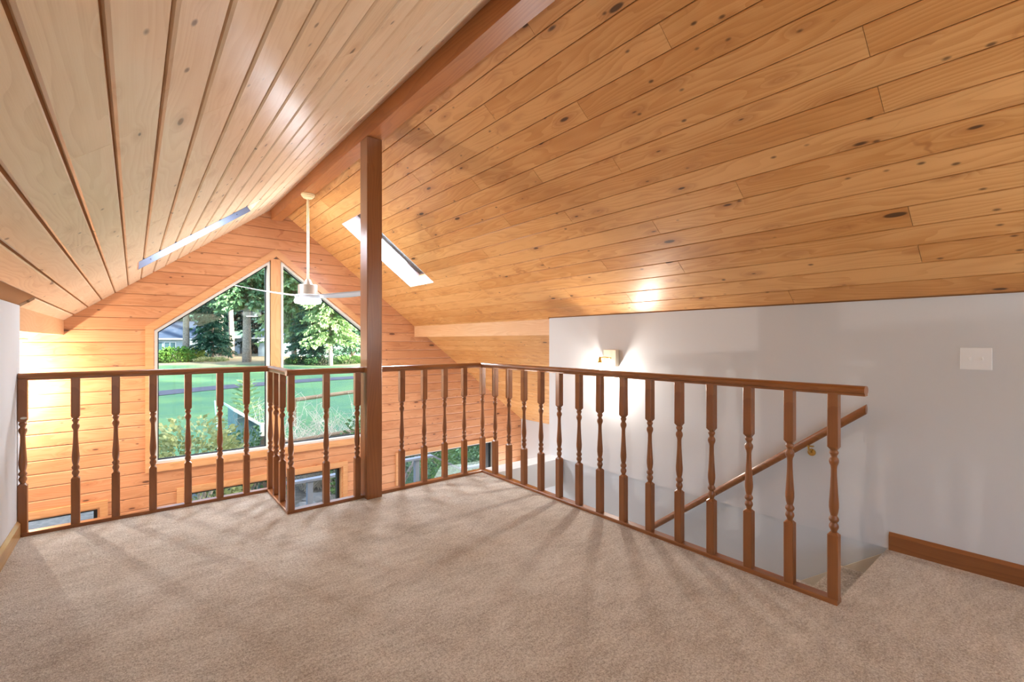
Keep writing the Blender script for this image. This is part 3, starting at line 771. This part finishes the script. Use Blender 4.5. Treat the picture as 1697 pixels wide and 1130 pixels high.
bush('bush', at(350, 67), 2.0, .5, AUT, 'low pale ground shrub at the foot of the short conifer', 900, 7, .2)
bush('bush', Vector((.95, 11.6, -2.86)), 1.05, 2.35, AUT, 'autumn-coloured leafy bush close outside the bottom left of the window', 3600, 8, .085)
bush('bush', Vector((2.1, 12.6, -2.86)), .8, 1.9, SHRUB, 'green shrub at the foot of the grey garden shed', 2200, 9, .08)
bush('bush', Vector((5.8, 12.2, -2.86)), 1.9, 2.0, SHRUB, 'dark leafy shrub seen through the lower right window', 3200, 10, .09)
bush('bush', Vector((7.8, 13.4, -2.86)), 1.8, 1.5, SHRUB, 'dark leafy shrub behind the deck rail at the lower right window edge', 2600, 11, .09)
def twiggy(loc, R, H, label, seed, n=150):
    rnd = random.Random(seed); bm = bmesh.new()
    for i in range(n):
        a = rnd.uniform(0, 6.28); p = Vector((rnd.uniform(-R, R)*.6, rnd.uniform(-R, R)*.4, 0)); pts = [p.copy()]
        d = Vector((math.cos(a)*.6, math.sin(a)*.6, 1.2)).normalized(); L = H*rnd.uniform(.5, 1.1)
        for k in range(4):
            d = (d + Vector((rnd.uniform(-.45, .45), rnd.uniform(-.45, .45), rnd.uniform(-.35, .25)))).normalized(); p = p + d*L/4; pts.append(p.copy())
        tube(bm, pts, .012, 4, .004)
        for q in pts[2:]:
            e = Vector((rnd.uniform(-1, 1), rnd.uniform(-1, 1), rnd.uniform(-.2, 1))).normalized()*rnd.uniform(.15, .4)
            tube(bm, [q, q+e], .006, 3, .003)
    o = obj('bare_shrub', bm, TWIG); o.location = loc
    return tag(o, label, 'shrub')
twiggy((3.05, 14.6, -2.86), 1.0, 2.6, 'pale bare-twigged shrub rising behind the garden shed', 1)
twiggy((4.15, 13.6, -2.86), 1.0, 2.1, 'tangled bare-twigged shrub in the lower half of the right pane', 2, 190)
twiggy((5.35, 14.0, -2.86), 1.0, 2.5, 'tall bare-twigged shrub next to the wooden post in the right pane', 3, 190)
# young conifer
r = empty('young_conifer', (2.75, 16.6, -2.86)); r.scale = (.8, .8, .8)
bm = bmesh.new(); rnd = random.Random(12)
for i in range(16):
    z = .9+i*.17; R = .75*(1-i/17)+.1
    for k in range(9):
        a = k*.7+i; 
        for s in range(5):
            p = Vector((math.cos(a)*R*s/4, math.sin(a)*R*s/4, z+.12*s/4)); tuft(bm, p, Vector((math.cos(a+rnd.uniform(-.6, .6)), math.sin(a+rnd.uniform(-.6, .6)), .3)), .2, .035, rnd)
obj('foliage', bm, FIRL, r); bm = bmesh.new(); tube(bm, [(0, 0, -.1), (0, 0, 3.75)], .04, 6, .01); obj('trunk', bm, BARK, r)
tag(r, 'small young conifer with a bare leading shoot behind the shed', 'tree')

# houses beyond the lawn
HW = plain('house_siding', col(160, 176, 188), .7); HR = plain('house_roof', col(74, 88, 112), .7, noise=.2, ns=2)
HG = plain('house_glass', col(70, 100, 110), .15); HM = plain('mossy_roof', col(126, 160, 140), .8, noise=.25, ns=1.2); HT = plain('house_trim', col(232, 236, 240), .6)
def house(u, d, Lx, Dy, hw, hr, roofm, label, wins, doors=()):
    p = at(u, d); r = empty('house', p, -YAW)
    bm = bmesh.new(); box(bm, -Lx/2, 0, -.5, Lx/2, Dy, hw); obj('wall', bm, HW, r)
    bm = bmesh.new(); e = .7
    prism(bm, [(-Lx/2-e, -e, hw-.15), (-Lx/2-e, Dy+e, hw-.15), (-Lx/2-e, Dy/2, hw+hr)], (Lx+2*e, 0, 0)); obj('roof', bm, roofm, r)
    bm = bmesh.new(); box(bm, -Lx/2-e, -e-.06, hw-.3, Lx/2+e, -e, hw-.08); obj('fascia', bm, HT, r)
    for x0, x1, z0, z1 in wins:
        bm = bmesh.new(); box(bm, x0-.1, -.06, z0-.1, x1+.1, 0, z1+.1); f = obj('window', bm, HT, r)
        bm = bmesh.new(); m_ = (x0+x1)/2; box(bm, x0, -.08, z0, m_-.06, -.055, z1); box(bm, m_+.06, -.08, z0, x1, -.055, z1); obj('pane', bm, HG, f)
    for x0, x1, z1 in doors:
        bm = bmesh.new(); box(bm, x0, -.06, 0, x1, 0, z1); obj('door', bm, HG, r)
    return tag(r, label, 'house')
house(258, 80, 12, 8, 3.0, 3.0, HR, 'pale blue house with a slate roof at the left edge of the window', [(1.6, 3.4, .9, 2.2)], [(.2, 1.1, 2.2)])
house(356, 84, 9, 8, 3.1, 1.9, HM, 'house with a mossy green roof half hidden behind the short conifer', [(-2.5, -.8, .9, 2.1)])
house(492, 78, 13, 8, 3.2, 2.0, HR, 'white house with a blue-grey roof and wide window right of the mullion', [(-1.0, 1.2, 1.1, 2.4), (2.0, 3.4, 1.1, 2.4)])
house(588, 82, 9, 8, 2.6, 1.5, HM, 'pale house almost hidden by firs beside the wooden post', [(-1.5, .0, .9, 1.9)])

# things in the near garden
FW = plain('weathered_wood', col(140, 118, 98), .85, noise=.25, ns=5); GW = plain('grey_deck_paint', col(124, 130, 144), .7, noise=.1, ns=5)
root = empty('rail_fence', (6.0, 24, ground_z(6, 24)))
bm = bmesh.new(); z0 = root.location.z
tube(bm, [(-.2, 0, -1.60-z0), (3.3, 0, -1.36-z0)], .10, 8); obj('rail', bm, FW, root)
for x in (.0, 1.55, 3.1):
    bm = bmesh.new(); box(bm, x-.08, -.08, -.2, x+.08, .08, -1.57-z0+x*.07); obj('post', bm, FW, root)
tag(root, 'single-rail wooden fence crossing the lawn in the right window pane', 'fence')
root = empty('garden_rail', (3.9, 12.9, -2.86))
bm = bmesh.new(); tube(bm, [(-1.1, 0, 1.50), (2.3, 0, 1.66)], .06, 8); obj('rail', bm, FW, root)
for x in (-.9, 2.0):
    bm = bmesh.new(); box(bm, x-.06, -.06, -.1, x+.06, .06, 1.55); obj('post', bm, FW, root)
tag(root, 'low horizontal wooden rail in front of the bare shrubs in the right pane', 'fence')
root = empty('garden_shed', (2.2, 13.9, -2.86))
TEAL = plain('shed_boards', col(104, 140, 140), .8, noise=.2, ns=6)
bm = bmesh.new(); prism(bm, [(-.1, 0, -.1), (.95, 0, -.1), (.95, 0, 1.45), (-.1, 0, 2.22)], (0, 1.6, 0)); obj('wall', bm, TEAL, root)
bm = bmesh.new(); prism(bm, [(-.2, -.08, 2.30), (1.1, -.08, 1.35), (1.1, -.08, 1.40), (-.2, -.08, 2.36)], (0, 1.8, 0)); obj('roof', bm, plain('shed_roof', col(222, 226, 226), .5), root)
tag(root, 'small grey-green garden shed with a sloping white roof edge', 'shed')
root = empty('garden_post', (2.42, 12.4, -2.86))
bm = bmesh.new(); box(bm, -.07, -.07, -.1, .07, .07, 1.85); obj('shaft', bm, plain('dark_post', col(96, 84, 76), .8), root)
bm = bmesh.new(); box(bm, -.08, -.08, 1.85, .08, .08, 2.14); obj('cap', bm, plain('post_white', col(236, 232, 224), .6), root)
tag(root, 'short square white-topped post in front of the garden shed', 'post')
bm = bmesh.new(); tube(bm, [(0, 0, -.1), (-.10, 0, 1.3)], .03, 8)
o = obj('marker_stake', bm, plain('stake_white', col(214, 230, 240), .5)); o.location = at(360, 22); tag(o, 'thin white stake leaning on the lawn in the left window pane', 'stake')
# deck rails outside the lower windows
def deck_rail(name, pts, posts, label):
    root = empty(name, (pts[0][0], pts[0][1], -2.83)); o0 = root.location
    bm = bmesh.new()
    for a, b in zip(pts, pts[1:]):
        a, b = Vector(a)-o0, Vector(b)-o0; d = (b-a).normalized(); q = Vector((d.y, -d.x, 0)).normalized()*.07
        prism(bm, [a-q, a+q, a+q+Vector((0, 0, .045)), a-q+Vector((0, 0, .045))], b-a)
    obj('top_rail', bm, GW, root)
    for x, y, zt in posts:
        bm = bmesh.new(); box(bm, x-.05-o0.x, y-.05-o0.y, -.05, x+.05-o0.x, y+.05-o0.y, zt-o0.z); obj('post', bm, GW, root)
    tag(root, label, 'railing')
deck_rail('deck_railing', [(2.2, 9.3, -1.41), (3.6, 9.3, -1.41)], [(2.60, 9.3, -1.40), (3.5, 9.3, -1.40)], 'grey painted deck rail on a square post outside the lower middle window')
deck_rail('deck_railing', [(4.2, 9.5, -1.42), (5.35, 9.5, -1.42), (6.1, 9.5, -1.85), (7.0, 9.5, -1.88)], [(4.95, 9.5, -1.41), (6.2, 9.5, -1.87)], 'grey deck rail with a stepped bend outside the lower right window')
rnd = random.Random(9); ROCK = plain('garden_rock', col(130, 128, 126), .85, noise=.3, ns=4, bump=.4)
for i, (x, y, s) in enumerate(((1.9, 11.2, .34), (2.5, 11.9, .30), (3.15, 11.4, .38), (3.6, 12.2, .30), (3.9, 11.2, .22), (1.5, 10.3, .4), (2.95, 10.9, .2), (4.4, 11.8, .3), (2.1, 10.4, .36))):
    bm = bmesh.new(); bmesh.ops.create_icosphere(bm, subdivisions=2, radius=s)
    for v in bm.verts: v.co = Vector((v.co.x*1.3, v.co.y, v.co.z*.55))*(1+rnd.uniform(-.15, .15))
    o = obj('garden_rock', bm, ROCK); o.location = (x, y, -2.86+s*.3); o.rotation_euler = (0, 0, i)
    tag(o, 'rough grey garden rock on the gravel outside the lower middle window', 'rock', 'rocks outside the lower middle window')
